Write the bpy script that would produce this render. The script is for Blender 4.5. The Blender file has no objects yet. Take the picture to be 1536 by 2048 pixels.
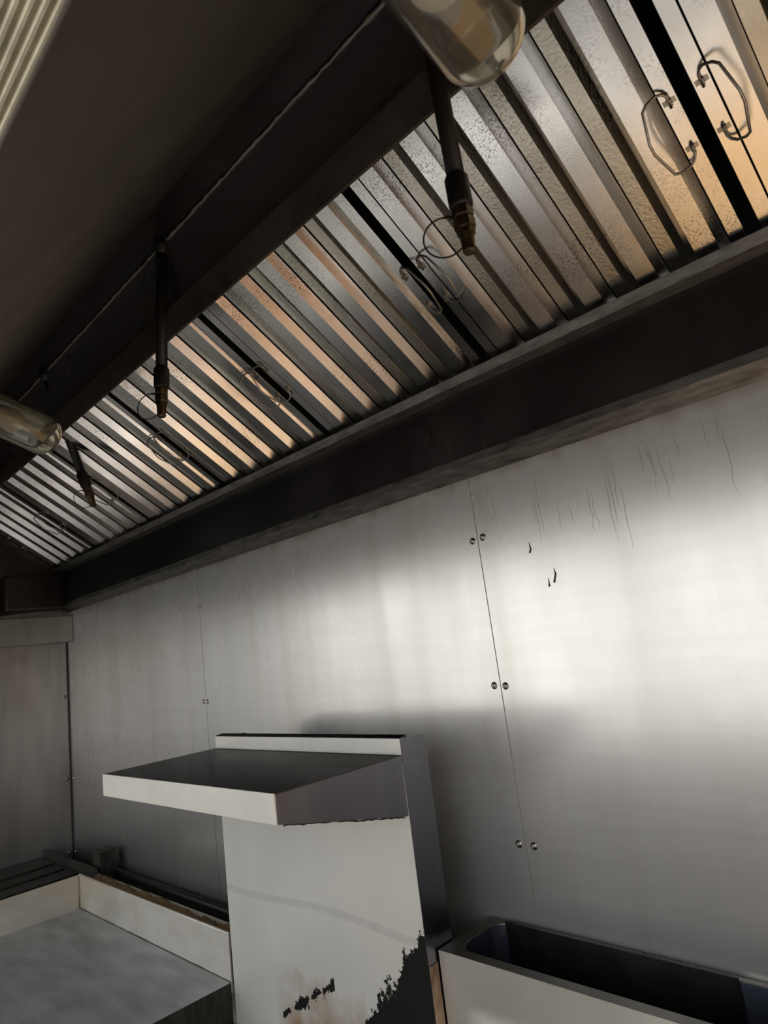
import bpy, bmesh, math, random
from mathutils import Vector, Matrix

random.seed(4)
C = bpy.context.scene.collection
SC = bpy.context.scene
H = 1.5                      # eye height of the camera above the floor
R = math.radians

# ---------------------------------------------------------------- camera
cam_data = bpy.data.cameras.new('camera')
cam = bpy.data.objects.new('camera', cam_data)
C.objects.link(cam)
SC.camera = cam
right = Vector((0.69365095, 0.70912863, -0.12643159))
down = Vector((-0.22679871, 0.04841774, -0.97273741))
fwd = Vector((-0.68367442, 0.70341475, 0.19441447))
cam.matrix_world = Matrix(((right.x, -down.x, -fwd.x, 0.0),
                           (right.y, -down.y, -fwd.y, 0.0),
                           (right.z, -down.z, -fwd.z, H),
                           (0, 0, 0, 1)))
cam_data.sensor_fit = 'VERTICAL'
cam_data.sensor_height = 36.0
cam_data.sensor_width = 27.0
cam_data.lens = 1311.47 / 2048 * 36
cam_data.clip_start = 0.01
cam_data.dof.use_dof = True
cam_data.dof.focus_distance = 1.45
cam_data.dof.aperture_fstop = 7.0

# ---------------------------------------------------------------- daylight
world = bpy.data.worlds.new('daylight')
SC.world = world
world.use_nodes = True
wn, wl = world.node_tree.nodes, world.node_tree.links
wn.clear()
w_out = wn.new('ShaderNodeOutputWorld')
w_bg = wn.new('ShaderNodeBackground')
w_tc = wn.new('ShaderNodeTexCoord')
w_sep = wn.new('ShaderNodeSeparateXYZ')
w_ramp = wn.new('ShaderNodeValToRGB')
w_bg.inputs['Strength'].default_value = 1.0
wl.new(w_tc.outputs['Generated'], w_sep.inputs[0])
w_map = wn.new('ShaderNodeMapRange')
w_map.inputs[1].default_value = -0.25
w_map.inputs[2].default_value = 0.75
wl.new(w_sep.outputs['Z'], w_map.inputs[0])
wl.new(w_map.outputs[0], w_ramp.inputs[0])
wl.new(w_ramp.outputs[0], w_bg.inputs['Color'])
wl.new(w_bg.outputs[0], w_out.inputs[0])
e = w_ramp.color_ramp.elements
e[0].position, e[0].color = 0.20, (0.55, 0.51, 0.45, 1)
e[1].position, e[1].color = 0.32, (1.0, 0.98, 0.94, 1)
x = e.new(1.0); x.color = (0.62, 0.74, 0.95, 1)
SKY = 2.0
w_bg.inputs['Strength'].default_value = SKY

sun_d = bpy.data.lights.new('sun', 'SUN')
sun_d.energy = 8.0
sun_d.angle = R(1.0)
sun_d.color = (1.0, 0.95, 0.88)
sun = bpy.data.objects.new('sun', sun_d)
C.objects.link(sun)
SUN_DIR = Vector((0.45, 1.0, -0.68)).normalized()      # direction the light travels
sun.rotation_euler = SUN_DIR.to_track_quat('-Z', 'Y').to_euler()
sun.location = (0.5, -4, 6)

SC.view_settings.view_transform = 'Standard'
SC.view_settings.look = 'None'
SC.view_settings.gamma = 1.0
SC.view_settings.use_curve_mapping = False
SC.view_settings.exposure = 0.14

# ---------------------------------------------------------------- materials
def mat_new(name):
    m = bpy.data.materials.new(name)
    m.use_nodes = True
    nt = m.node_tree
    p = nt.nodes['Principled BSDF']
    return m, nt, p


def noise(nt, scale=(1, 1, 1), nscale=5.0, detail=4.0, rough=0.55, rot=(0, 0, 0), loc=(0, 0, 0)):
    tc = nt.nodes.new('ShaderNodeTexCoord')
    mp = nt.nodes.new('ShaderNodeMapping')
    mp.inputs['Scale'].default_value = scale
    mp.inputs['Rotation'].default_value = rot
    mp.inputs['Location'].default_value = loc
    n = nt.nodes.new('ShaderNodeTexNoise')
    n.inputs['Scale'].default_value = nscale
    n.inputs['Detail'].default_value = detail
    n.inputs['Roughness'].default_value = rough
    nt.links.new(tc.outputs['Object'], mp.inputs[0])
    nt.links.new(mp.outputs[0], n.inputs['Vector'])
    return n.outputs['Fac']


def ramp(nt, fac, stops):
    r = nt.nodes.new('ShaderNodeValToRGB')
    el = r.color_ramp.elements
    while len(el) > 1:
        el.remove(el[-1])
    el[0].position = stops[0][0]
    c = stops[0][1]
    el[0].color = c if len(c) == 4 else (*c, 1)
    for pos, c in stops[1:]:
        k = el.new(pos)
        k.color = c if len(c) == 4 else (*c, 1)
    nt.links.new(fac, r.inputs[0])
    return r.outputs['Color']


def g(v):
    return (v, v, v)


def mixc(nt, fac, a, b, mode='MIX'):
    m = nt.nodes.new('ShaderNodeMix')
    m.data_type = 'RGBA'
    m.blend_type = mode
    for sock, v in ((m.inputs[0], fac), (m.inputs[6], a), (m.inputs[7], b)):
        if isinstance(v, (int, float)):
            sock.default_value = v
        elif isinstance(v, tuple):
            sock.default_value = v if len(v) == 4 else (*v, 1)
        else:
            nt.links.new(v, sock)
    return m.outputs[2]


def bump(nt, p, fac, strength=0.1, dist=0.002):
    b = nt.nodes.new('ShaderNodeBump')
    b.inputs['Strength'].default_value = strength
    b.inputs['Distance'].default_value = dist
    nt.links.new(fac, b.inputs['Height'])
    nt.links.new(b.outputs[0], p.inputs['Normal'])


def metal(name, lo, hi, rlo, rhi, metallic=1.0, streak=(3, 3, 0.35), nscale=4.0, bmp=0.0, fine=90.0, tint=None):
    """brushed or grimy sheet metal: streaky base colour and roughness"""
    m, nt, p = mat_new(name)
    f = noise(nt, streak, nscale, 5)
    col = ramp(nt, f, [(0.3, lo), (0.7, hi)])
    if tint:
        f3 = noise(nt, (1, 1, 1), 2.3, 3, loc=(3, 7, 1))
        col = mixc(nt, ramp(nt, f3, [(0.5, g(0)), (0.75, g(0.6))]), col, tint)
    nt.links.new(col, p.inputs['Base Color'])
    f2 = noise(nt, (1, 1, 1), 3.0, 4, loc=(5, 1, 2))
    nt.links.new(ramp(nt, f2, [(0.3, g(rlo)), (0.7, g(rhi))]), p.inputs['Roughness'])
    p.inputs['Metallic'].default_value = metallic
    if bmp:
        bump(nt, p, noise(nt, (1, 1, 1), fine, 3), bmp, 0.001)
    return m


def plain(name, col, rough=0.5, metallic=0.0, bmp=0, fine=60):
    m, nt, p = mat_new(name)
    f = noise(nt, (1, 1, 1), 12, 4)
    a = tuple(c * 0.8 for c in col)
    b = tuple(min(1, c * 1.2) for c in col)
    nt.links.new(ramp(nt, f, [(0.3, a), (0.7, b)]), p.inputs['Base Color'])
    p.inputs['Roughness'].default_value = rough
    p.inputs['Metallic'].default_value = metallic
    if bmp:
        bump(nt, p, noise(nt, (1, 1, 1), fine, 4), bmp, 0.002)
    return m


def wall_steel(name):
    m, nt, p = mat_new(name)
    N, L = nt.nodes, nt.links
    brush = noise(nt, (0.6, 0.6, 8), 7, 1)                 # fine horizontal brushing
    blot = noise(nt, (2.2, 2.2, 0.7), 2.2, 5, loc=(1, 2, 3))  # cloudy grease film
    drip = noise(nt, (16, 16, 0.8), 1.2, 1, 0.5)              # vertical runs
    base = ramp(nt, blot, [(0.30, (0.66, 0.66, 0.655)), (0.70, (0.79, 0.79, 0.785))])
    base = mixc(nt, ramp(nt, drip, [(0.42, g(0)), (0.62, g(0.08)), (0.85, g(0.30))]), base, (0.50, 0.45, 0.38))
    base = mixc(nt, ramp(nt, brush, [(0.35, g(0.0)), (0.8, g(0.10))]), base, (0.36, 0.36, 0.37))
    # brown grease line under the hood: height of the sheet
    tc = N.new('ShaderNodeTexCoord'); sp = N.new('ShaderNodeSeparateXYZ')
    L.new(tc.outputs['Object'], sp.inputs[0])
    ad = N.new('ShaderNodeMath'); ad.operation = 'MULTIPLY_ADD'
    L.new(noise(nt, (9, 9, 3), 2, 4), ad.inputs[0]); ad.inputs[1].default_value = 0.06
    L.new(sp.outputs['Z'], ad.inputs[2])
    top = ramp(nt, ad.outputs[0], [(0.0, g(0)), (1.0, g(1))])
    mr = N.new('ShaderNodeMapRange'); L.new(ad.outputs[0], mr.inputs[0])
    mr.inputs[1].default_value = H + 0.335; mr.inputs[2].default_value = H + 0.375
    mr.inputs[3].default_value = 0; mr.inputs[4].default_value = 0.75
    base = mixc(nt, mr.outputs[0], base, (0.30, 0.20, 0.09))
    # soot towards the hotplate end, plus a dark reflection painted low on the wall
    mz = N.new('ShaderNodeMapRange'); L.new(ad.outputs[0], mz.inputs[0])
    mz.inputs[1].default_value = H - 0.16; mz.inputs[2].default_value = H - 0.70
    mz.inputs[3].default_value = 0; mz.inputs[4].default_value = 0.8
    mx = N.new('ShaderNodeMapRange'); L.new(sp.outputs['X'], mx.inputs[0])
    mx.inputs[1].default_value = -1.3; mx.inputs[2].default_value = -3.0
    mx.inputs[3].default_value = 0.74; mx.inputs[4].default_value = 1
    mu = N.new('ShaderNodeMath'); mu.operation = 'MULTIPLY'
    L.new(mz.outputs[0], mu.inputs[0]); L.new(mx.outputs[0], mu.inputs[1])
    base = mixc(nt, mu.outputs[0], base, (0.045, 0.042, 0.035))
    L.new(base, p.inputs['Base Color'])
    L.new(ramp(nt, blot, [(0.3, g(0.31)), (0.7, g(0.25))]), p.inputs['Roughness'])
    p.inputs['Metallic'].default_value = 0.66
    p.inputs['Anisotropic'].default_value = 0.0
    return m


def burnt_panel(name):
    """painted-looking matt stainless with black burnt-on patches near its foot"""
    m, nt, p = mat_new(name)
    N, L = nt.nodes, nt.links
    blot = noise(nt, (1.5, 1.5, 0.8), 3, 5)
    base = ramp(nt, blot, [(0.3, (0.60, 0.60, 0.575)), (0.7, (0.70, 0.70, 0.665))])
    tc = N.new('ShaderNodeTexCoord'); sp = N.new('ShaderNodeSeparateXYZ')
    L.new(tc.outputs['Object'], sp.inputs[0])

    def math_(op, a, b=None, c=None, clamp=False):
        n = N.new('ShaderNodeMath'); n.operation = op; n.use_clamp = clamp
        for i, v in enumerate((a, b, c)):
            if v is None:
                continue
            if isinstance(v, (int, float)):
                n.inputs[i].default_value = v
            else:
                L.new(v, n.inputs[i])
        return n.outputs[0]
    X, Z = math_('ADD', sp.outputs['X'], -1.295), sp.outputs['Z']   # the panel's origin lies at x = -1.295
    n1 = noise(nt, (1, 1, 1), 26, 6, 0.7)
    n2 = noise(nt, (1, 1, 0.8), 9, 5, 0.6, loc=(4, 4, 4))
    jag = math_('MULTIPLY', math_('SUBTRACT', n1, 0.5), 0.16)
    # big triangular patch in the right foot corner (edge climbs from z=-.73 at x=-1.13 to z=-.58 at x=-.96)
    edge = math_('MULTIPLY_ADD', math_('ADD', X, 1.12), 1.05, H - 0.705)
    big = math_('GREATER_THAN', math_('ADD', math_('SUBTRACT', edge, Z), jag), 0.0)
    big = math_('MULTIPLY', big, math_('GREATER_THAN', math_('ADD', X, math_('MULTIPLY', jag, 0.5)), -1.17))
    # small crusts: ragged band around z=-.72..-.78 between x=-1.42 and -1.25
    zc = math_('MULTIPLY_ADD', math_('ADD', X, 1.35), 0.55, H - 0.745)
    dz = math_('ABSOLUTE', math_('SUBTRACT', Z, zc))
    small = math_('GREATER_THAN', math_('SUBTRACT', n1, math_('MULTIPLY', dz, 9.0)), 0.46)
    dxx = math_('ABSOLUTE', math_('ADD', X, 1.335))
    small = math_('MULTIPLY', small, math_('LESS_THAN', dxx, 0.10))
    # orange-brown scorching below
    sc_ = N.new('ShaderNodeMapRange'); L.new(math_('ADD', Z, math_('MULTIPLY', math_('SUBTRACT', n2, 0.38), 0.34)), sc_.inputs[0])
    sc_.inputs[1].default_value = H - 0.66; sc_.inputs[2].default_value = H - 0.77
    sc_.inputs[3].default_value = 0; sc_.inputs[4].default_value = 0.85
    # grey scuff running diagonally
    scf = math_('ABSOLUTE', math_('SUBTRACT', Z, math_('MULTIPLY_ADD', math_('SINE', math_('MULTIPLY', X, 9.0)), 0.008, H - 0.547)))
    scuff = math_('MULTIPLY', math_('LESS_THAN', scf, 0.008), math_('MULTIPLY', n1, 0.45))
    base = mixc(nt, scuff, base, (0.30, 0.30, 0.31))
    base = mixc(nt, math_('MULTIPLY', sc_.outputs[0], math_('SMOOTH_MIN', 1.0, math_('MAXIMUM', math_('MULTIPLY', math_('ADD', X, 1.46), 12.0), 0.0), 0.1)), base, (0.30, 0.16, 0.05))
    dark = math_('MAXIMUM', big, small)
    base = mixc(nt, dark, base, (0.012, 0.012, 0.012))
    L.new(base, p.inputs['Base Color'])
    L.new(math_('MULTIPLY_ADD', dark, -0.30, 0.32), p.inputs['Metallic'])
    L.new(math_('MULTIPLY_ADD', dark, 0.45, 0.42), p.inputs['Roughness'])
    L.new(math_('MULTIPLY_ADD', dark, -0.4, 0.5), p.inputs['Specular IOR Level'])
    return m


M = {}
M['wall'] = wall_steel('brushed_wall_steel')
M['burnt'] = burnt_panel('burnt_stainless')
M['matt'] = metal('matt_dulled_stainless', (0.66, 0.655, 0.62), (0.78, 0.775, 0.74), 0.34, 0.46, 0.30, (2, 2, 2), 3)
M['rimdark'] = metal('dull_rim_steel', (0.13, 0.125, 0.11), (0.2, 0.19, 0.17), 0.25, 0.4, 0.9, (3, 3, 3), 4)
M['vatfront'] = metal('vat_front_steel', (0.44, 0.435, 0.40), (0.54, 0.53, 0.49), 0.30, 0.4, 0.55, (2, 2, 2), 3)
M['cover'] = metal('shaded_gloss_stainless', (0.19, 0.195, 0.225), (0.24, 0.245, 0.275), 0.22, 0.3, 1.0)  # darker stainless for side faces, their dark reflection put into the colour
M['steel'] = metal('satin_stainless', (0.55, 0.55, 0.54), (0.66, 0.66, 0.64), 0.24, 0.34, 0.9)
M['steel_gloss'] = metal('polished_stainless', (0.50, 0.50, 0.50), (0.60, 0.60, 0.59), 0.10, 0.16, 1.0)
M['dark_gloss'] = metal('shaded_polished_steel', (0.085, 0.085, 0.085), (0.115, 0.115, 0.115), 0.10, 0.16, 1.0)  # shelf top steel, the dark hood's reflection painted into its colour
M['splash'] = metal('griddle_splash_steel', (0.52, 0.50, 0.45), (0.66, 0.65, 0.61), 0.34, 0.46, 0.4, (2, 2, 4), 3, tint=(0.42, 0.33, 0.2))
M['plate'] = metal('ground_griddle_plate', (0.34, 0.36, 0.38), (0.54, 0.57, 0.60), 0.38, 0.55, 0.6, (2, 6, 1), 3.2)
M['hood'] = metal('greasy_hood_steel', (0.042, 0.037, 0.037), (0.075, 0.068, 0.067), 0.28, 0.42, 0.85, (2, 2, 0.8), 2.5, 0.05)
M['lip'] = metal('scuffed_lip_steel', (0.09, 0.085, 0.08), (0.24, 0.23, 0.215), 0.35, 0.55, 0.8, (2, 8, 8), 9, 0.3, 120)
M['hood_plum'] = metal('dark_plenum_steel', (0.36, 0.34, 0.38), (0.48, 0.455, 0.51), 0.25, 0.34, 0.9, (1, 1, 1), 2.0)
M['hood_brown'] = metal('brown_greased_steel', (0.046, 0.039, 0.031), (0.072, 0.062, 0.050), 0.45, 0.6, 0.5, (1.2, 1.2, 1.2), 3.0, 0.1, 40)
M['rail'] = metal('grimy_rail_steel', (0.05, 0.042, 0.034), (0.11, 0.095, 0.08), 0.4, 0.6, 0.7, (3, 3, 3), 4, 0.3, 120)
M['run'] = plain('dried_grease_run', (0.34, 0.33, 0.32), 0.45, 0.6)
M['weld'] = plain('dull_weld_bead', (0.30, 0.27, 0.24), 0.5, 0.5)
M['white'] = plain('bounce_board', (0.86, 0.86, 0.85), 0.4)
M['black'] = plain('soot_black', (0.012, 0.012, 0.012), 0.6)
M['iron'] = plain('black_iron_pipe', (0.02, 0.019, 0.018), 0.45, 0.3, 0.2)
M['burner'] = metal('blackened_steel', (0.02, 0.02, 0.018), (0.07, 0.07, 0.062), 0.4, 0.6, 0.5, (8, 8, 2), 6, 0.3, 70)
M['rustytan'] = metal('rust_eaten_steel', (0.10, 0.05, 0.025), (0.50, 0.42, 0.32), 0.5, 0.7, 0.2, (1, 1, 0.6), 22)
M['rust'] = plain('brown_rust', (0.10, 0.05, 0.035), 0.7, 0.2, 0.4)
M['brass'] = metal('tarnished_brass', (0.05, 0.04, 0.025), (0.16, 0.12, 0.06), 0.3, 0.5, 0.9, (5, 5, 5), 12)
M['wire'] = plain('handle_wire', (0.30, 0.28, 0.25), 0.3, 1.0)
M['tether'] = plain('tether_wire', (0.05, 0.04, 0.03), 0.5, 0.6)
M['baffle'] = metal('galvanised_baffle', (0.66, 0.655, 0.645), (0.84, 0.835, 0.825), 0.12, 0.30, 1.0, (1, 1, 1), 9, 0.14, 620, tint=(0.66, 0.61, 0.54))
M['baffle_back'] = metal('greasy_baffle', (0.46, 0.43, 0.37), (0.60, 0.57, 0.50), 0.22, 0.36, 1.0, (2, 2, 2), 6, 0.4, 200)
M['insul'] = plain('charred_insulation', (0.22, 0.15, 0.07), 0.9, 0, 1.0, 45)
M['crumb'] = plain('gritty_crumbs', (0.16, 0.15, 0.15), 0.85, 0, 1.0, 160)
M['roof'] = plain('cream_roof_sheet', (0.82, 0.76, 0.58), 0.5)
M['floor'] = plain('pale_floor_tile', (0.44, 0.435, 0.42), 0.45)
M['dark_paint'] = plain('dark_grey_paint', (0.10, 0.10, 0.10), 0.6)
M['tan_paint'] = plain('tan_wall_paint', (0.30, 0.18, 0.11), 0.6)
M['concrete'] = plain('pale_concrete', (0.62, 0.58, 0.50), 0.8)
M['tan'] = plain('tan_reflector', (0.58, 0.35, 0.145), 0.7)
M['paint'] = plain('off_white_paint', (0.55, 0.53, 0.48), 0.6)
M['bulb'] = plain('frosted_bulb', (0.75, 0.70, 0.58), 0.35)
M['vatblue'] = metal('blued_vat_steel', (0.22, 0.26, 0.36), (0.42, 0.48, 0.62), 0.2, 0.35, 0.95, (4, 4, 1), 5)
M['vatblack'] = metal('oily_black_liner', (0.004, 0.004, 0.004), (0.02, 0.017, 0.016), 0.25, 0.5, 0.3, (5, 5, 5), 6)
M['screw'] = plain('screw_steel', (0.35, 0.34, 0.33), 0.25, 1.0)
M['ring'] = plain('screw_grime', (0.02, 0.02, 0.02), 0.7)
M['grey_plastic'] = plain('lamp_housing_grey', (0.12, 0.12, 0.11), 0.5)
# gasket/glass
# dark pitting and grease speckle over the galvanised filters
for key in ('baffle', 'baffle_back'):
    nt = M[key].node_tree
    p = nt.nodes['Principled BSDF']
    src = p.inputs['Base Color'].links[0].from_socket
    fine_ = ramp(nt, noise(nt, (1, 1, 1), 330, 3), [(0.52, g(0)), (0.60, g(1))])
    patch = ramp(nt, noise(nt, (1, 1, 1), 7, 4, loc=(9, 2, 5)), [(0.48, g(0.04)), (0.66, g(0.75))])
    both = mixc(nt, 1.0, fine_, patch, 'MULTIPLY')
    nt.links.new(mixc(nt, both, src, (0.13, 0.12, 0.12)), p.inputs['Base Color'])
M['dark_gloss'].node_tree.nodes['Principled BSDF'].inputs['Specular Tint'].default_value = (0.22, 0.22, 0.22, 1)
gm, gnt, gp = mat_new('lamp_glass')
gp.inputs['Base Color'].default_value = (0.86, 0.84, 0.74, 1)
gp.inputs['Roughness'].default_value = 0.03
gp.inputs['IOR'].default_value = 1.45
gp.inputs['Transmission Weight'].default_value = 0.95
f = noise(gnt, (1, 1, 1), 14, 4)
gnt.links.new(ramp(gnt, f, [(0.4, g(0.02)), (0.75, g(0.22))]), gp.inputs['Roughness'])
M['glass'] = gm

# ---------------------------------------------------------------- mesh helpers (z relative to eye height)
class MB:
    def __init__(s):
        s.v, s.f, s.sm = [], [], []

    def add(s, verts, faces, smooth=False):
        n = len(s.v)
        s.v += [Vector(q) for q in verts]
        for fc in faces:
            s.f.append([n + i for i in fc]); s.sm.append(smooth)
        return s

    def box(s, x0, x1, y0, y1, z0, z1):
        vs = [(x, y, z) for x in (x0, x1) for y in (y0, y1) for z in (z0, z1)]
        return s.add(vs, [(0, 1, 3, 2), (4, 6, 7, 5), (0, 4, 5, 1), (2, 3, 7, 6), (0, 2, 6, 4), (1, 5, 7, 3)])

    def prism_x(s, prof, x0, x1, caps=True):
        """profile of (y,z) points extruded along x"""
        n = len(prof)
        vs = [(x0, y, z) for y, z in prof] + [(x1, y, z) for y, z in prof]
        fs = [(i, (i + 1) % n, n + (i + 1) % n, n + i) for i in range(n)]
        if caps:
            fs += [tuple(range(n - 1, -1, -1)), tuple(range(n, 2 * n))]
        return s.add(vs, fs)

    def prism(s, pts, off):
        n = len(pts)
        off = Vector(off)
        vs = [Vector(q) for q in pts] + [Vector(q) + off for q in pts]
        fs = [(i, (i + 1) % n, n + (i + 1) % n, n + i) for i in range(n)]
        fs += [tuple(range(n - 1, -1, -1)), tuple(range(n, 2 * n))]
        return s.add(vs, fs)

    def tube(s, pts, r, seg=12, caps=True, closed=False):
        pts = [Vector(q) for q in pts]
        rr = r if isinstance(r, (list, tuple)) else [r] * len(pts)
        n = len(pts)
        t0 = (pts[1] - pts[0]).normalized()
        up = Vector((0, 0, 1)) if abs(t0.z) < 0.9 else Vector((1, 0, 0))
        u = t0.cross(up).normalized()
        vs = []
        for i in range(n):
            if closed:
                t = (pts[(i + 1) % n] - pts[i - 1]).normalized()
            elif i == 0:
                t = (pts[1] - pts[0]).normalized()
            elif i == n - 1:
                t = (pts[-1] - pts[-2]).normalized()
            else:
                t = ((pts[i + 1] - pts[i]).normalized() + (pts[i] - pts[i - 1]).normalized()).normalized()
            u = (u - t * u.dot(t)).normalized()
            w = t.cross(u)
            for k in range(seg):
                a = 2 * math.pi * k / seg
                vs.append(pts[i] + (u * math.cos(a) + w * math.sin(a)) * rr[i])
        fs = []
        for i in range(n if closed else n - 1):
            j = (i + 1) % n
            for k in range(seg):
                l = (k + 1) % seg
                fs.append((i * seg + k, i * seg + l, j * seg + l, j * seg + k))
        s.add(vs, fs, True)
        if caps and not closed:
            m = len(s.v) - len(vs)
            s.f.append([m + k for k in range(seg - 1, -1, -1)]); s.sm.append(False)
            s.f.append([m + (n - 1) * seg + k for k in range(seg)]); s.sm.append(False)
        return s

    def lathe(s, origin, axis, prof, seg=32, smooth=True):
        """prof: list of (distance along axis, radius)"""
        o = Vector(origin); a = Vector(axis).normalized()
        up = Vector((0, 0, 1)) if abs(a.z) < 0.9 else Vector((1, 0, 0))
        u = a.cross(up).normalized(); w = a.cross(u)
        vs = []
        for d, r in prof:
            for k in range(seg):
                t = 2 * math.pi * k / seg
                vs.append(o + a * d + (u * math.cos(t) + w * math.sin(t)) * max(r, 1e-5))
        fs = []
        for i in range(len(prof) - 1):
            for k in range(seg):
                l = (k + 1) % seg
                fs.append((i * seg + k, i * seg + l, (i + 1) * seg + l, (i + 1) * seg + k))
        return s.add(vs, fs, smooth)

    def build(s, name, m, parent=None, bevel=0.0, origin=None, solid=0.0):
        me = bpy.data.meshes.new(name)
        o = bpy.data.objects.new(name, me)
        C.objects.link(o)
        if parent is not None:
            base = world_loc(parent)
            o.parent = parent
            loc = Vector((0, 0, 0))
        else:
            if origin is None:
                mn = Vector([min(q[i] for q in s.v) for i in range(3)])
                mx = Vector([max(q[i] for q in s.v) for i in range(3)])
                origin = ((mn.x + mx.x) / 2, (mn.y + mx.y) / 2, mn.z)
            base = Vector((origin[0], origin[1], origin[2] + H))
            o.location = base
        me.from_pydata([(q.x - base.x, q.y - base.y, q.z + H - base.z) for q in s.v], [], s.f)
        me.polygons.foreach_set('use_smooth', s.sm)
        me.materials.append(m)
        me.update()
        bm = bmesh.new(); bm.from_mesh(me)
        bmesh.ops.recalc_face_normals(bm, faces=bm.faces)
        bm.to_mesh(me); bm.free()
        if solid:
            md = o.modifiers.new('thickness', 'SOLIDIFY'); md.thickness = solid; md.offset = 0
        if bevel:
            md = o.modifiers.new('edge_round', 'BEVEL'); md.width = bevel; md.segments = 2; md.limit_method = 'ANGLE'
        return o


def world_loc(o):
    v = Vector((0, 0, 0))
    while o is not None:
        v += o.location
        o = o.parent
    return v


def thing(name, label, cat, loc, group=None):
    o = bpy.data.objects.new(name, None)
    C.objects.link(o)
    o.empty_display_size = 0.05
    o.location = (loc[0], loc[1], loc[2] + H)
    o['label'] = label; o['category'] = cat
    if group:
        o['group'] = group
    return o


def tag(o, label, cat, group=None):
    o['label'] = label; o['category'] = cat
    if group:
        o['group'] = group
    return o


def struct(o):
    o['kind'] = 'structure'
    return o



# ---------------------------------------------------------------- room shell
struct(MB().box(-6.5, 2.7, -1.62, 1.30, -1.60, -1.50).build('floor', M['floor']))
struct(MB().box(-6.5, 4.5, 1.133, 1.23, -1.50, 1.62).build('wall_back', M['paint']))
struct(MB().box(-3.36, -3.247, -0.30, 1.133, -1.50, 1.62).build('wall_left', M['paint']))
# low counter wall under the open serving side behind the camera
struct(MB().box(-6.5, 2.6, -1.62, -1.50, -1.50, -0.60).build('wall_front', M['dark_paint']))
struct(MB().box(-6.5, -4.8, -1.62, -1.50, -0.60, 1.06).build('wall_front_left', M['dark_paint']))  # unseen closing piece added to dim the left end of the steel wall
struct(MB().box(2.6, 2.7, -1.62, 1.133, -1.50, 1.06).build('wall_right', M['tan_paint']))
# pale concrete apron outside
struct(MB().box(-14, 12, -16, -1.63, -1.62, -1.55).build('floor_outside', M['concrete']))
# ribbed roof sheet
rb = MB()
prof = []
yy = -1.60
pitch = 0.0185
while yy < 1.23:
    prof += [(yy, 1.075), (yy + pitch * 0.30, 1.075), (yy + pitch * 0.5, 1.068), (yy + pitch * 0.80, 1.068)]
    yy += pitch
prof = prof + [(prof[-1][0], 1.10), (-1.60, 1.10)]
n = len(prof)
rb.v = [Vector((x, y, z)) for x in (-6.5, 4.5) for y, z in prof]
rb.f = [[i, (i + 1) % n, n + (i + 1) % n, n + i] for i in range(n)]
rb.sm = [False] * n
struct(rb.build('ceiling', M['roof']))
# unseen overhang added at the left to keep sun off the griddle
struct(MB().box(-6.5, -2.05, -2.75, -1.605, 1.08, 1.10).build('ceiling_sun_blocker', M['roof']))

# ---------------------------------------------------------------- stainless wall sheets with screws
def screw(parent, p, nrm, r=0.0062):
    r *= 0.9
    o = MB().lathe(p, nrm, [(0.0, r * 1.35), (0.0008, r * 1.35), (0.001, r), (0.0028, r * 0.85), (0.0042, r * 0.5), (0.0036, r * 0.28), (0.0015, r * 0.2), (0.0015, 0)], 14)
    ob = o.build('screw', M['screw'], parent)
    MB().lathe(p, nrm, [(0.0002, r * 1.05), (0.0004, r * 1.25), (0.0, r * 1.4)], 14).build('grime_ring', M['ring'], ob)
    return ob


def sheet(x0, x1, label, screws):
    t = thing('wall_sheet', label, 'steel wall sheet', (0, 0, -H), 'stainless sheets cladding the cooking wall')
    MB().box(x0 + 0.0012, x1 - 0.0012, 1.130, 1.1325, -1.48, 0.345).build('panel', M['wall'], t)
    for sx, sz, r in screws:
        screw(t, (sx, 1.1302, sz), (0, -1, 0), r)
    return t


sheet(-3.245, -2.018, 'dull steel wall sheet in the left corner, behind the black hotplate and griddle',
      [(-3.228, -0.41, .006), (-3.226, -0.715, .006), (-2.030, 0.197, .004), (-2.032, -0.113, .006)])
sheet(-2.018, -0.832, 'bright middle steel wall sheet directly behind the white-fronted backsplash shelf',
      [(-2.006, -0.113, .006), (-2.010, 0.197, .004), (-0.846, 0.189, .0062), (-0.848, -0.114, .0062), (-0.848, -0.419, .0062)])
sheet(-0.832, 0.36, 'right-hand steel wall sheet with two dark drip marks above the open vat',
      [(-0.818, 0.192, .0066), (-0.820, -0.116, .0062), (-0.813, -0.419, .0062)])
# left wall sheet
struct(MB().box(-3.2435, -3.2385, 1.1245, 1.1298, -0.76, 0.187).build('trim_1', M['black']))
M['wall_side'] = metal('grimy_shaded_side_wall_steel', (0.26, 0.265, 0.26), (0.42, 0.43, 0.425), 0.28, 0.4, 0.8, (4, 4, 0.7), 2.2, tint=(0.16, 0.13, 0.07))  # side wall grime, with the dim left-end shade also put into the colour
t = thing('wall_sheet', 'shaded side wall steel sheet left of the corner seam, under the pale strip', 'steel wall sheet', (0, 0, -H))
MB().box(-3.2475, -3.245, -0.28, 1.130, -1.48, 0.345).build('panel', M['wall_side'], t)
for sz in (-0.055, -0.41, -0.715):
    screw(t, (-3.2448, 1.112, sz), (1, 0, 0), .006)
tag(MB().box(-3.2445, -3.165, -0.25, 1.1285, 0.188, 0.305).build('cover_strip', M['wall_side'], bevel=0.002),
    'pale steel cover strip on the left wall just below the hood end', 'cover strip')
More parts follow.
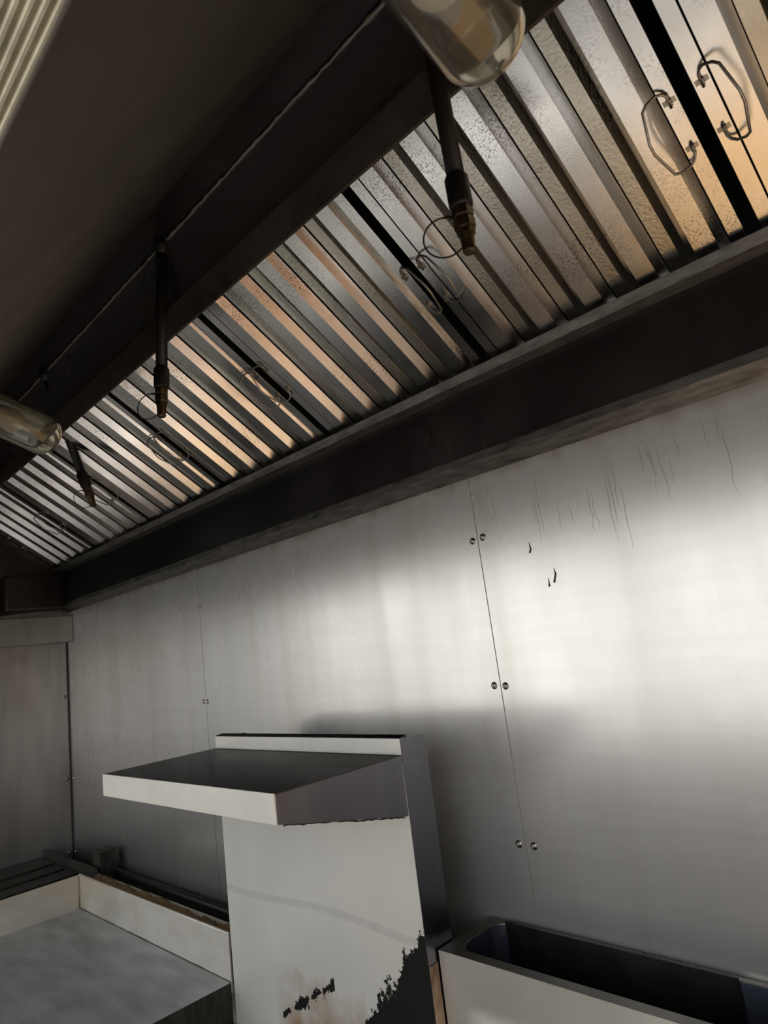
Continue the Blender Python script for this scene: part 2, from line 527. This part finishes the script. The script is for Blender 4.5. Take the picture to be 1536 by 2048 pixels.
# dried drips on the right-hand sheet
for i, pts in enumerate([[(-0.664, 0.100), (-0.662, 0.088), (-0.668, 0.072)], [(-0.679, 0.083), (-0.680, 0.066)], [(-0.709, 0.160), (-0.707, 0.145), (-0.711, 0.138)]]):
    o = MB().tube([(a, 1.1299, b) for a, b in pts], [0.0004] + [0.0018] * (len(pts) - 2) + [0.0020], 6).build('grease_drip', M['iron'])
    tag(o, ['long dark grease drip at mid height on the right steel sheet',
            'short dark grease drip just left of and below the long one',
            'thin grease drip highest up, near the upper screw pair'][i], 'grease drip')

# faint runs and scratches high on the right-hand sheet, one worn pattern belonging to the sheet
right_sheet = [o for o in bpy.data.objects if o.get('label', '').startswith('right-hand steel wall sheet')][0]
rs = random.Random(11)
sc = MB()
for i in range(26):
    xx = -0.80 + 0.60 * rs.random()
    z1 = 0.31 - 0.10 * rs.random()
    ln_ = 0.03 + 0.11 * rs.random()
    q = [(xx + 0.010 * t_ / 5 * (rs.random() - 0.2), 1.1299, z1 - ln_ * t_ / 5) for t_ in range(6)]
    sc.tube(q, [0.0001, 0.0003, 0.0004, 0.0004, 0.0003, 0.0001], 5)
sc.build('grease_runs', M['run'], right_sheet)

# ---------------------------------------------------------------- exhaust hood
X0, X1 = -3.215, 0.95
hood = thing('exhaust_hood', 'large dark greasy steel exhaust hood running along the wall above the cookers', 'exhaust hood', (-1.1, 0.6, 0.27))
MB().prism_x([(1.1295, 0.325), (1.1295, 0.345), (1.097, 0.362), (1.092, 0.362), (1.090, 0.345)], X0, X1).build('wall_lip', M['lip'], hood)
MB().box(X0, X1, 1.095, 1.1295, 0.350, 0.525).build('back_panel', M['hood'], hood)
# grease trough under the filters (open gutter)
MB().prism_x([(1.096, 0.504), (1.066, 0.508), (1.056, 0.524), (1.059, 0.526), (1.069, 0.512), (1.096, 0.508)], X0, X1).build('grease_trough', M['lip'], hood)
gr = MB()
for i in range(22):
    xx = -0.95 + 0.21 * random.random()
    z1 = 0.50 - 0.08 * random.random()
    z2 = max(0.365, z1 - 0.03 - 0.10 * random.random())
    gr.tube([(xx, 1.0949, z1), (xx + random.uniform(-.001, .001), 1.0948, (z1 + z2) / 2), (xx + random.uniform(-.002, .002), 1.0948, z2)], [0.0003, 0.0009, 0.0012], 5)
gr.build('grease_runs', M['black'], hood)
# filter retaining rail, plenum plate, roof and front canopy panel
MB().prism_x([(0.716, 0.770), (0.688, 0.812), (0.693, 0.816), (0.704, 0.812), (0.726, 0.780), (0.722, 0.770)], X0, X1).build('filter_rail', M['rail'], hood)
MB().prism_x([(0.702, 0.800), (0.690, 0.990), (0.696, 0.990), (0.708, 0.800)], X0, X1).build('plenum_plate', M['hood_plum'], hood)
MB().box(X0, X1, 0.610, 1.128, 0.988, 0.996).build('top_panel', M['hood'], hood)
MB().prism_x([(0.622, 0.988), (0.087, 0.270), (0.0858, 0.2712), (0.620, 0.990)], X0, X1).build('front_panel', M['hood_brown'], hood)
# weld seam, an uneven bead
pts, xx = [], X0
while xx < X1:
    pts.append((xx, 0.690 + random.uniform(-0.0012, 0.0012), 0.985 + random.uniform(-0.0015, 0.0015)))
    xx += 0.012
MB().tube(pts, [0.0035 + random.uniform(-0.0012, 0.0016) for _ in pts], 6).build('weld_seam', M['weld'], hood)
# closed ends
def hood_end(x0, x1):
    MB().prism([(x0, 1.128, 0.345), (x0, 0.083, 0.272), (x0, 0.616, 0.992), (x0, 1.128, 0.992)], (x1 - x0, 0, 0)).build('end_panel', M['hood'], hood)
hood_end(X0 - 0.02, X0)
hood_end(X1, X1 + 0.01)
MB().box(-3.2145, -3.14, 0.845, 1.0945, 0.334, 0.492).build('end_box', M['hood'], hood, bevel=0.012)
MB().box(X0 + 0.001, X1 - 0.001, 1.118, 1.127, 0.525, 0.985).build('plenum_back', M['black'], hood)

# ---------------------------------------------------------------- baffle filters
TH = R(34.5)
UD = Vector((0, -math.cos(TH), math.sin(TH)))     # up the slope
WN = Vector((0, -math.sin(TH), -math.cos(TH)))    # outward (towards the cook)
BOT = Vector((0, 1.1015, 0.5145))                 # foot of the face plane
FW, FL = 0.482, 0.474


def make_filter(x0, label):
    """x0 = left edge. local frame: s along x, v up the slope, w outward"""
    t = thing('baffle_filter', label, 'grease filter', (x0 + FW / 2, BOT.y, BOT.z), 'baffle filters in the hood')
    O = Vector((x0, BOT.y, BOT.z))

    def P(s_, v, w):
        return O + Vector((s_, 0, 0)) + UD * v + WN * w

    def pr(mb, prof, v0, v1):
        n_ = len(prof)
        vs = [P(a, v0, b) for a, b in prof] + [P(a, v1, b) for a, b in prof]
        fs = [(i, (i + 1) % n_, n_ + (i + 1) % n_, n_ + i) for i in range(n_)]
        fs += [tuple(range(n_ - 1, -1, -1)), tuple(range(n_, 2 * n_))]
        mb.add(vs, fs)
    fr = MB()
    T = 0.0012
    pr(fr, [(0, 0), (0.021, 0), (0.021, -T), (T, -T), (T, -0.046), (0, -0.046)], 0, FL)
    pr(fr, [(FW, 0), (FW - 0.021, 0), (FW - 0.021, -T), (FW - T, -T), (FW - T, -0.046), (FW, -0.046)], 0, FL)
    pr(fr, [(0.0015, -0.002), (FW - 0.0015, -0.002), (FW - 0.0015, -0.045), (0.0015, -0.045)], 0.0, 0.012)
    pr(fr, [(0.0015, -0.002), (FW - 0.0015, -0.002), (FW - 0.0015, -0.045), (0.0015, -0.045)], FL - 0.012, FL)
    fr.build('frame', M['baffle'], t)
    bf = MB(); bb = MB()
    D_, FLR = 0.018, 0.012
    for k in range(5):
        a = 0.024 + k * 0.0965
        b = a + 0.033
        pr(bf, [(a - FLR, -D_), (a, -0.0), (b, -0.0), (b + FLR, -D_), (b + FLR - T, -D_), (b - T * 0.7, -T), (a + T * 0.7, -T), (a - FLR + T, -D_)], 0.012, FL - 0.012)
        if k < 4:
            pr(bb, [(b + 0.006, -0.044), (b + 0.0135, -0.021), (b + 0.0370, -0.021), (b + 0.052, -0.045), (b + 0.0505, -0.045), (b + 0.0363, -0.0222), (b + 0.0143, -0.0222), (b + 0.0072, -0.044)], 0.012, FL - 0.012)
    bf.build('front_baffles', M['baffle'], t)
    bb.build('rear_baffles', M['baffle_back'], t)
    # two swinging wire handles on the side flanges
    for side, ang in ((0, HANDLE.get((label, 0), 25)), (1, HANDLE.get((label, 1), 25))):
        s0 = 0.0105 if side == 0 else FW - 0.0105
        sg = 1 if side == 0 else -1
        vc = 0.236
        ca, sa = math.cos(R(ang)), math.sin(R(ang))
        path = [(-0.006, -0.040, 0), (0.0, -0.046, 0)]
        loop = [(-0.028, 0.0), (-0.046, 0.0), (-0.052, 0.004), (-0.056, 0.012), (-0.055, 0.026), (-0.050, 0.034), (-0.008, 0.045), (0.008, 0.045), (0.050, 0.034), (0.055, 0.026), (0.056, 0.012), (0.052, 0.004), (0.046, 0.0), (0.028, 0.0)]
        pts_ = [P(s0 + sg * q * ca, vc + v, 0.004 + q * sa) for v, q in loop]
        hd = MB().tube(pts_, 0.0021, 8).build('handle', M['wire'], t)
        for v in (-0.036, 0.036):
            c = MB()
            pr_ = [(s0 - 0.0085, 0.0), (s0 - 0.0085, 0.0007), (s0 - 0.0035, 0.0009), (s0 - 0.0025, 0.0052), (s0 + 0.0025, 0.0052), (s0 + 0.0035, 0.0009), (s0 + 0.0085, 0.0007), (s0 + 0.0085, 0.0)]
            pr(c, pr_, vc + v - 0.0035, vc + v + 0.0035)
            c.build('bracket', M['wire'], hd)
    return t


HANDLE = {}
LAB = ['baffle filter at the far right edge of the photo, right of the first black gap',
       'second baffle filter from the right, its lower half glowing tan, beside the large glass lamp',
       'baffle filter crossed by orange-tan stripes, right in the middle of the row',
       'baffle filter behind the second hanging nozzle, with reddish stripes at its top',
       'brightest silver baffle filter, between the second and third hanging nozzles',
       'narrow-looking baffle filter behind the third nozzle, left of the brightest silver one',
       'last baffle filter at the dark left end of the hood']
HANDLE[(LAB[0], 0)] = 35
HANDLE[(LAB[1], 1)] = 30
HANDLE[(LAB[1], 0)] = 25
HANDLE[(LAB[2], 1)] = 150
HANDLE[(LAB[2], 0)] = 145
HANDLE[(LAB[3], 1)] = 40
HANDLE[(LAB[3], 0)] = 150
HANDLE[(LAB[4], 1)] = 40
HANDLE[(LAB[4], 0)] = 150
HANDLE[(LAB[5], 1)] = 40
HANDLE[(LAB[5], 0)] = 150
HANDLE[(LAB[6], 1)] = 40
for k in range(7):
    make_filter(-0.182 - 0.504 * k, LAB[k])
tag(MB().box(0.330, 0.945, 0.720, 1.098, 0.786, 0.7885).build('blanking_plate', M['hood']), 'dark plate closing the hood opening right of the filters', 'blanking plate')

# ---------------------------------------------------------------- fire suppression drops
def nozzle(top, bot, label, swing):
    top, bot = Vector(top), Vector(bot)
    ax = (bot - top).normalized()
    L_ = (bot - top).length
    t = thing('suppression_nozzle', label, 'fire suppression nozzle', top, 'fire suppression drops under the hood')
    MB().tube([top, top + ax * (L_ - 0.115)], 0.0130, 16).build('drop_pipe', M['iron'], t)
    MB().lathe(top + ax * (-0.001), ax, [(0, 0.0), (0, 0.019), (0.014, 0.019), (0.018, 0.014), (0.030, 0.014), (0.030, 0.0)], 16).build('top_fitting', M['iron'], t)
    MB().lathe(bot, -ax, [(0.068, 0.0), (0.068, 0.0155), (0.072, 0.0170), (0.113, 0.0170), (0.118, 0.0145), (0.118, 0)], 20).build('coupling', M['iron'], t)
    nz = MB().lathe(bot, -ax, [(0.026, 0.0), (0.026, 0.0125), (0.034, 0.0135), (0.036, 0.0150), (0.050, 0.0150), (0.052, 0.0130), (0.054, 0.0150), (0.066, 0.0150), (0.069, 0.0120), (0.069, 0)], 6, False).build('nozzle_body', M['brass'], t)
    MB().lathe(bot, -ax, [(0.0, 0.0), (0.0, 0.0085), (0.003, 0.0100), (0.006, 0.0092), (0.026, 0.0105), (0.030, 0.0120), (0.030, 0)], 18).build('blow_off_cap', M['brass'], t)
    # loose tether loop from the body to the cap
    a = bot - ax * 0.060
    b = bot - ax * 0.002
    sd = Vector(swing).normalized()
    c = (a + b) / 2 + sd * 0.034
    pts_ = []
    for i in range(25):
        u_ = i / 24
        ang = math.pi * (0.12 + 1.76 * u_)
        rr = 0.030
        q = (a + b) / 2 + sd * (0.030 - rr * math.cos(ang) * 1.0) - ax * (rr * math.sin(ang) * 1.0)
        if i == 0: q = a + sd * 0.013
        if i == 24: q = b + sd * 0.006
        pts_.append(q)
    MB().tube(pts_, [0.0024] * 5 + [0.0013] * 20, 7).build('tether', M['tether'], t)
    return t


nozzle((-0.453, 0.686, 0.982), (-0.453, 0.700, 0.507), 'nearest black drop pipe with brass nozzle, beside the large glass lamp', (-0.8, -0.5, 0))
nozzle((-1.279, 0.686, 0.982), (-1.283, 0.660, 0.548), 'middle black drop pipe with wire-tethered nozzle in front of the striped filters', (-0.8, -0.5, 0))
nozzle((-2.094, 0.686, 0.982), (-2.098, 0.826, 0.548), 'farthest drop pipe, slanting towards the wall, with brass nozzle', (-0.8, -0.5, 0))

# ---------------------------------------------------------------- jar lamps
def lamp(x, label):
    ax = Vector((0, math.cos(R(21)), -math.sin(R(21))))
    tip = Vector((x, 0.535, 0.613))          # centre of the domed end
    r = 0.050
    back = tip - ax * 0.165
    t = thing('jar_lamp', label, 'lamp', back, 'glass jar lamps in the hood')
    outer = [(0.0, r * 0.92), (0.012, r), (0.165, r)]
    for i in range(1, 11):
        a = i / 10 * math.pi / 2
        outer.append((0.165 + math.sin(a) * r * 0.86, r * math.cos(a)))
    th = 0.0030
    inner = []
    for i in range(10, 0, -1):
        a = i / 10 * math.pi / 2
        inner.append((0.165 + math.sin(a) * (r * 0.86 - th), (r - th) * math.cos(a)))
    inner += [(0.165, r - th), (0.012, r - th), (0.0, r * 0.92 - th)]
    MB().lathe(back, ax, outer + inner, 48).build('glass_jar', M['glass'], t)
    MB().lathe(back, ax, [(-0.075, 0.0), (-0.075, 0.042), (-0.030, 0.042), (-0.024, 0.058), (0.004, 0.058), (0.006, 0.052), (0.006, 0.0)], 32).build('housing', M['grey_plastic'], t)
    MB().lathe(back, ax, [(0.005, 0.0), (0.005, 0.017), (0.045, 0.017), (0.046, 0.0)], 24).build('socket', M['grey_plastic'], t)
    bp = [(0.045, 0.013), (0.055, 0.015), (0.070, 0.024)]
    for i in range(0, 11):
        a = i / 10 * math.pi / 2
        bp.append((0.092 + 0.030 * math.sin(a), 0.030 * math.cos(a)))
    MB().lathe(back, ax, bp, 32).build('bulb', M['bulb'], t)
    # bracket back to the canopy panel
    q = back - ax * 0.07
    MB().tube([q, q - ax * 0.03, q + Vector((0, -0.05, 0.045))], 0.011, 12).build('conduit', M['iron'], t)
    return t


lamp(-0.290, 'large nearest glass jar lamp with frosted bulb at the top of the photo')
lamp(-1.662, 'smaller-looking farther glass jar lamp at the left edge, in front of the hood corner')

# ---------------------------------------------------------------- backsplash with shelf
bs = thing('backsplash_shelf', 'free-standing stainless backsplash with a projecting shelf and black burnt patches at its foot', 'shelf unit', (-1.295, 0.98, -1.5))
XL, XR, YF, YB = -1.640, -0.950, 0.940, 1.010
pb = MB().box(XL, XR, YF, YF + 0.0015, -1.20, -0.186)
pb.build('panel', M['burnt'], bs)
MB().box(XL, XR + 0.0004, YF - 0.0025, YF - 0.001, -0.212, -0.1845).build('top_band', M['matt'], bs, bevel=0.0004)
MB().prism_x([(YF - 0.001, -0.1835), (YF + 0.019, -0.1805), (YF + 0.019, -0.196), (YF + 0.0175, -0.196), (YF + 0.0175, -0.1822), (YF - 0.001, -0.186)], XL, XR).build('top_fold', M['dark_gloss'], bs)
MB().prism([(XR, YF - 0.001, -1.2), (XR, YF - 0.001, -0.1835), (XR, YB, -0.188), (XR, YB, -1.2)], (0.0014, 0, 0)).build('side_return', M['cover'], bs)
MB().box(XR + 0.0014, XR + 0.003, YF, YF + 0.022, -1.2, -0.585).build('rusted_foot_strip', M['rustytan'], bs)
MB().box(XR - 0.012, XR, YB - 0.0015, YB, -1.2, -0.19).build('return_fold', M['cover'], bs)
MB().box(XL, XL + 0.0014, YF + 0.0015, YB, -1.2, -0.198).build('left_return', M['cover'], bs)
sh = MB()
sh.box(XL, XR, 0.642, YF - 0.003, -0.2165, -0.2145)
sh.build('shelf', M['dark_gloss'], bs)
MB().box(XL, XR, 0.640, 0.6425, -0.262, -0.2145).build('front_lip', M['matt'], bs)
for xx in (XL, XR - 0.0015):
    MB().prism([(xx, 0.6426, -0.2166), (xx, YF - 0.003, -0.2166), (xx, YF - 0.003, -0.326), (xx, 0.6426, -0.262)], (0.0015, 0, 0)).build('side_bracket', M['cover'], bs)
MB().box(XL + 0.002, XR - 0.002, 0.6430, 0.650, -0.2625, -0.2605).build('return_lip', M['steel'], bs)
MB().box(-1.6384, -1.622, YF + 0.0015, 1.022, -0.30, -0.1905).build('rusty_bracket', M['rust'], bs, bevel=0.001)
# ragged grease under the bracket
pts = [(XR - 0.002, 0.655 + i * 0.0095, -0.2655 - i * 0.0021 + random.uniform(-0.0012, 0.0012)) for i in range(30)]
MB().tube(pts, [random.uniform(0.0008, 0.0026) for _ in pts], 6).build('grease_bead', M['iron'], bs)
for xx in (XL + 0.02, XR - 0.06):
    MB().box(xx, xx + 0.04, YF + 0.005, YB - 0.005, -1.5, -1.20).build('leg', M['steel'], bs)

# ---------------------------------------------------------------- griddle
gd = thing('griddle', 'flat steel griddle with tall pale splash guards, left of the backsplash', 'griddle', (-2.15, 0.6, -1.5))
GX0, GX1, GY0, GY1 = -2.652, -1.652, 0.300, 0.938
MB().box(GX0, GX1, GY0, GY1, -0.800, -0.776).build('cooking_plate', M['plate'], gd, bevel=0.001)
MB().box(GX0, GX1 + 0.004, GY1, GY1 + 0.004, -0.80, -0.668).build('back_guard', M['splash'], gd)
MB().tube([(GX0, GY1 + 0.003, -0.667), (-2.3, GY1 + 0.003, -0.668), (-2.0, GY1 + 0.003, -0.667), (GX1 + 0.004, GY1 + 0.003, -0.666)], 0.0035, 8).build('guard_edge', M['splash'], gd)
MB().prism([(GX0 - 0.004, GY1 + 0.004, -0.80), (GX0 - 0.004, GY0, -0.80), (GX0 - 0.004, GY0, -0.70), (GX0 - 0.004, GY0 + 0.15, -0.668), (GX0 - 0.004, GY1 + 0.004, -0.668)], (0.004, 0, 0)).build('side_guard', M['splash'], gd)
MB().box(GX0 + 0.002, GX1 - 0.004, GY0 + 0.01, GY1, -1.12, -0.801).build('body', M['burner'], gd)
MB().box(GX1 - 0.0035, GX1 + 0.001, GY0 + 0.01, GY1 - 0.001, -1.10, -0.777).build('side_panel', M['burner'], gd)
for xx in (GX0 + 0.01, GX1 - 0.06):
    for yy in (GY0 + 0.02, GY1 - 0.07):
        MB().box(xx, xx + 0.04, yy, yy + 0.04, -1.5, -1.12).build('leg', M['steel'], gd)
MB().box(GX0 + 0.0, -1.652, 1.004, 1.0055, -0.85, -0.684).build('rear_sheet', M['splash'], gd)
MB().tube([(GX0 + 0.001, GY1 - 0.001, -0.774), (GX0 + 0.001, GY1 - 0.001, -0.72), (GX0 + 0.0005, GY1 - 0.001, -0.672)], [0.004, 0.0022, 0.0028], 8).build('rusty_corner_joint', M['insul'], gd)
pts = [(GX0 + (GX1 - GX0) * i / 40, GY1 - 0.0005, -0.7755 + random.uniform(-0.0006, 0.0006)) for i in range(41)]
MB().tube(pts, [random.uniform(0.0008, 0.0022) for _ in pts], 6).build('grease_seam', M['burner'], gd)
ins = MB()
# lumpy charred insulation lying between guard and rear sheet
nx, ny = 120, 5
vs = []
for i in range(nx + 1):
    for j in range(ny + 1):
        xg = -2.62 + 0.96 * i / nx
        yg = 0.944 + 0.058 * j / ny
        fall = 0.008 * (xg + 2.62)
        zg = -0.686 - fall + 0.008 * math.sin(xg * 17) * math.sin(j + xg * 31) + random.uniform(-0.004, 0.004)
        vs.append((xg, yg, zg))
fs = [(i * (ny + 1) + j, i * (ny + 1) + j + 1, (i + 1) * (ny + 1) + j + 1, (i + 1) * (ny + 1) + j) for i in range(nx) for j in range(ny)]
ins.add(vs, fs, True)
ins.build('insulation', M['insul'], gd, solid=0.004)

# gas pipe behind the griddle and its square post
tag(MB().tube([(-2.80, 1.092, -0.712), (-1.66, 1.092, -0.712)], 0.0125, 14).build('gas_pipe', M['iron']),
    'black pipe running along the wall foot behind the griddle', 'pipe')
pp = thing('square_post', 'sooty square post at the wall, behind the griddle corner', 'post', (-2.72, 1.06, -1.5))
MB().box(-2.770, -2.700, 1.030, 1.090, -1.5, -0.634).build('post_tube', M['burner'], pp, bevel=0.003)
MB().box(-2.773, -2.697, 1.027, 1.093, -0.634, -0.628).build('post_cap', M['burner'], pp)
tag(MB().box(-3.24, -1.0, 1.02, 1.128, -0.79, -0.755).build('ledge_beam', M['burner']), 'black greasy beam under the pipe at the wall', 'beam')

# black hotplate to the left
hp = thing('hotplate', 'black greasy hotplate in the left corner beside the griddle', 'hotplate', (-2.95, 0.6, -1.5))
MB().box(-3.235, GX0 - 0.010, 0.30, 1.000, -0.74, -0.700).build('top_plate', M['burner'], hp, bevel=0.002)
MB().box(-3.235, GX0 - 0.012, 0.31, 0.998, -1.2, -0.74).build('body', M['burner'], hp)
MB().box(-3.235, GX0 - 0.02, 1.000, 1.012, -0.74, -0.672).build('rear_guard', M['burner'], hp)
for xx in (-3.05, -2.92, -2.79):
    MB().tube([(xx, 0.40, -0.697), (xx, 0.98, -0.697)], 0.004, 8).build('grate_bar', M['burner'], hp)
for xx in (-3.22, -2.72):
    for yy in (0.33, 0.94):
        MB().box(xx, xx + 0.04, yy, yy + 0.04, -1.5, -1.2).build('leg', M['steel'], hp)

# crumb-strewn tray under the backsplash foot
ct = thing('drip_tray', 'gritty grey tray full of crumbs at the foot of the backsplash', 'tray', (-1.3, 0.62, -1.5))
MB().box(GX1 + 0.012, -0.952, 0.30, 0.936, -0.880, -0.862).build('tray_floor', M['crumb'], ct)
MB().box(GX1 + 0.012, -0.952, 0.31, 0.93, -1.5, -0.880).build('cabinet', M['burner'], ct)

# ---------------------------------------------------------------- open vat at the right
vt = thing('open_vat', 'narrow open steel vat with rounded corners and black liner, at the right', 'vat', (-0.65, 1.045, -1.5))
VX0, VX1, VY0, VY1, VZ = -0.945, -0.345, 0.965, 1.126, -0.565


def rrect(x0, x1, y0, y1, r, n_=8):
    out = []
    for cx, cy, a0 in ((x1 - r, y1 - r, 0), (x0 + r, y1 - r, 90), (x0 + r, y0 + r, 180), (x1 - r, y0 + r, 270)):
        for i in range(n_ + 1):
            a = R(a0 + 90 * i / n_)
            out.append((cx + r * math.cos(a), cy + r * math.sin(a)))
    return out


outer = rrect(VX0, VX1, VY0, VY1, 0.002)
outer = rrect(VX0, VX1, VY0, VY1, 0.003)
inner = rrect(VX0 + 0.028, VX1 - 0.028, VY0 + 0.022, VY1 - 0.012, 0.034)
n_ = len(outer)
rim = MB()
vs = [(x_, y_, VZ) for x_, y_ in outer] + [(x_, y_, VZ) for x_, y_ in inner] + [(x_, y_, VZ - 0.004) for x_, y_ in outer] + [(x_, y_, VZ - 0.004) for x_, y_ in inner]
fs = []
for i in range(n_):
    j = (i + 1) % n_
    fs += [(i, j, n_ + j, n_ + i), (2 * n_ + i, 3 * n_ + i, 3 * n_ + j, 2 * n_ + j), (i, 2 * n_ + i, 2 * n_ + j, j), (n_ + i, n_ + j, 3 * n_ + j, 3 * n_ + i)]
rim.add(vs, fs)
rim.build('rim', M['rimdark'], vt, bevel=0.0008)
ins2 = rrect(VX0 + 0.027, VX1 - 0.027, VY0 + 0.021, VY1 - 0.011, 0.034)
wl_ = MB()
vs = [(x_, y_, VZ - 0.001) for x_, y_ in inner] + [(x_, y_, VZ - 0.19) for x_, y_ in inner]
fs = [(i, (i + 1) % n_, n_ + (i + 1) % n_, n_ + i) for i in range(n_)] + [tuple(range(n_, 2 * n_))]
wl_.add(vs, fs, False)
wl_.build('basin', M['vatblue'], vt, solid=0.0012)
MB().box(VX0 + 0.001, VX1 - 0.001, VY0 - 0.0005, VY0 + 0.001, -1.05, VZ - 0.0005).build('front_panel', M['vatfront'], vt)
for xa, xb in ((VX0, VX0 + 0.0012), (VX1 - 0.0012, VX1)):
    MB().box(xa, xb, VY0 + 0.001, VY1, -1.05, VZ - 0.0045).build('side_panel', M['steel'], vt)
MB().box(VX0 + 0.001, VX1 - 0.001, VY1 - 0.0015, VY1, -1.05, VZ - 0.0045).build('back_sheet', M['steel'], vt)
# black liner: back plate slightly proud of the rim, floor and oil
ln = MB()
ln.box(-0.895, -0.466, 1.1085, 1.1135, -0.74, -0.5590)
ln.box(-0.895, -0.40, 0.992, 1.108, -0.742, -0.66)
ln.build('liner', M['vatblack'], vt, bevel=0.001)
MB().box(VX0 + 0.004, VX1 - 0.004, VY0 + 0.004, VY1 - 0.004, -1.06, -1.05).build('base', M['steel'], vt)
for xx in (VX0 + 0.01, VX1 - 0.045):
    for yy in (VY0 + 0.008, VY1 - 0.04):
        MB().box(xx, xx + 0.03, yy, yy + 0.03, -1.5, -1.06).build('leg', M['steel'], vt)

# tan reflector added on the unseen floor, so the right-hand filters mirror tan
tag(MB().box(-0.94, 2.55, 0.315, 0.935, -1.50, -1.488).build('tan_reflector', M['tan'], bevel=0.003),
    'added tan reflector mat on the floor in front of the vat', 'reflector mat')
# two white bounce boards added on the unseen floor for hot highlights in the filters
for x0, x1, y0, y1, lab in ((-1.95, -1.12, -0.24, 0.06, 'added white bounce board on the floor in front of the griddle'),
                            (0.35, 2.40, -0.24, 0.24, 'added long white bounce board on the floor towards the right wall')):
    tag(MB().box(x0, x1, y0, y1, -1.50, -1.48).build('bounce_board', M['white'], bevel=0.003), lab, 'board')
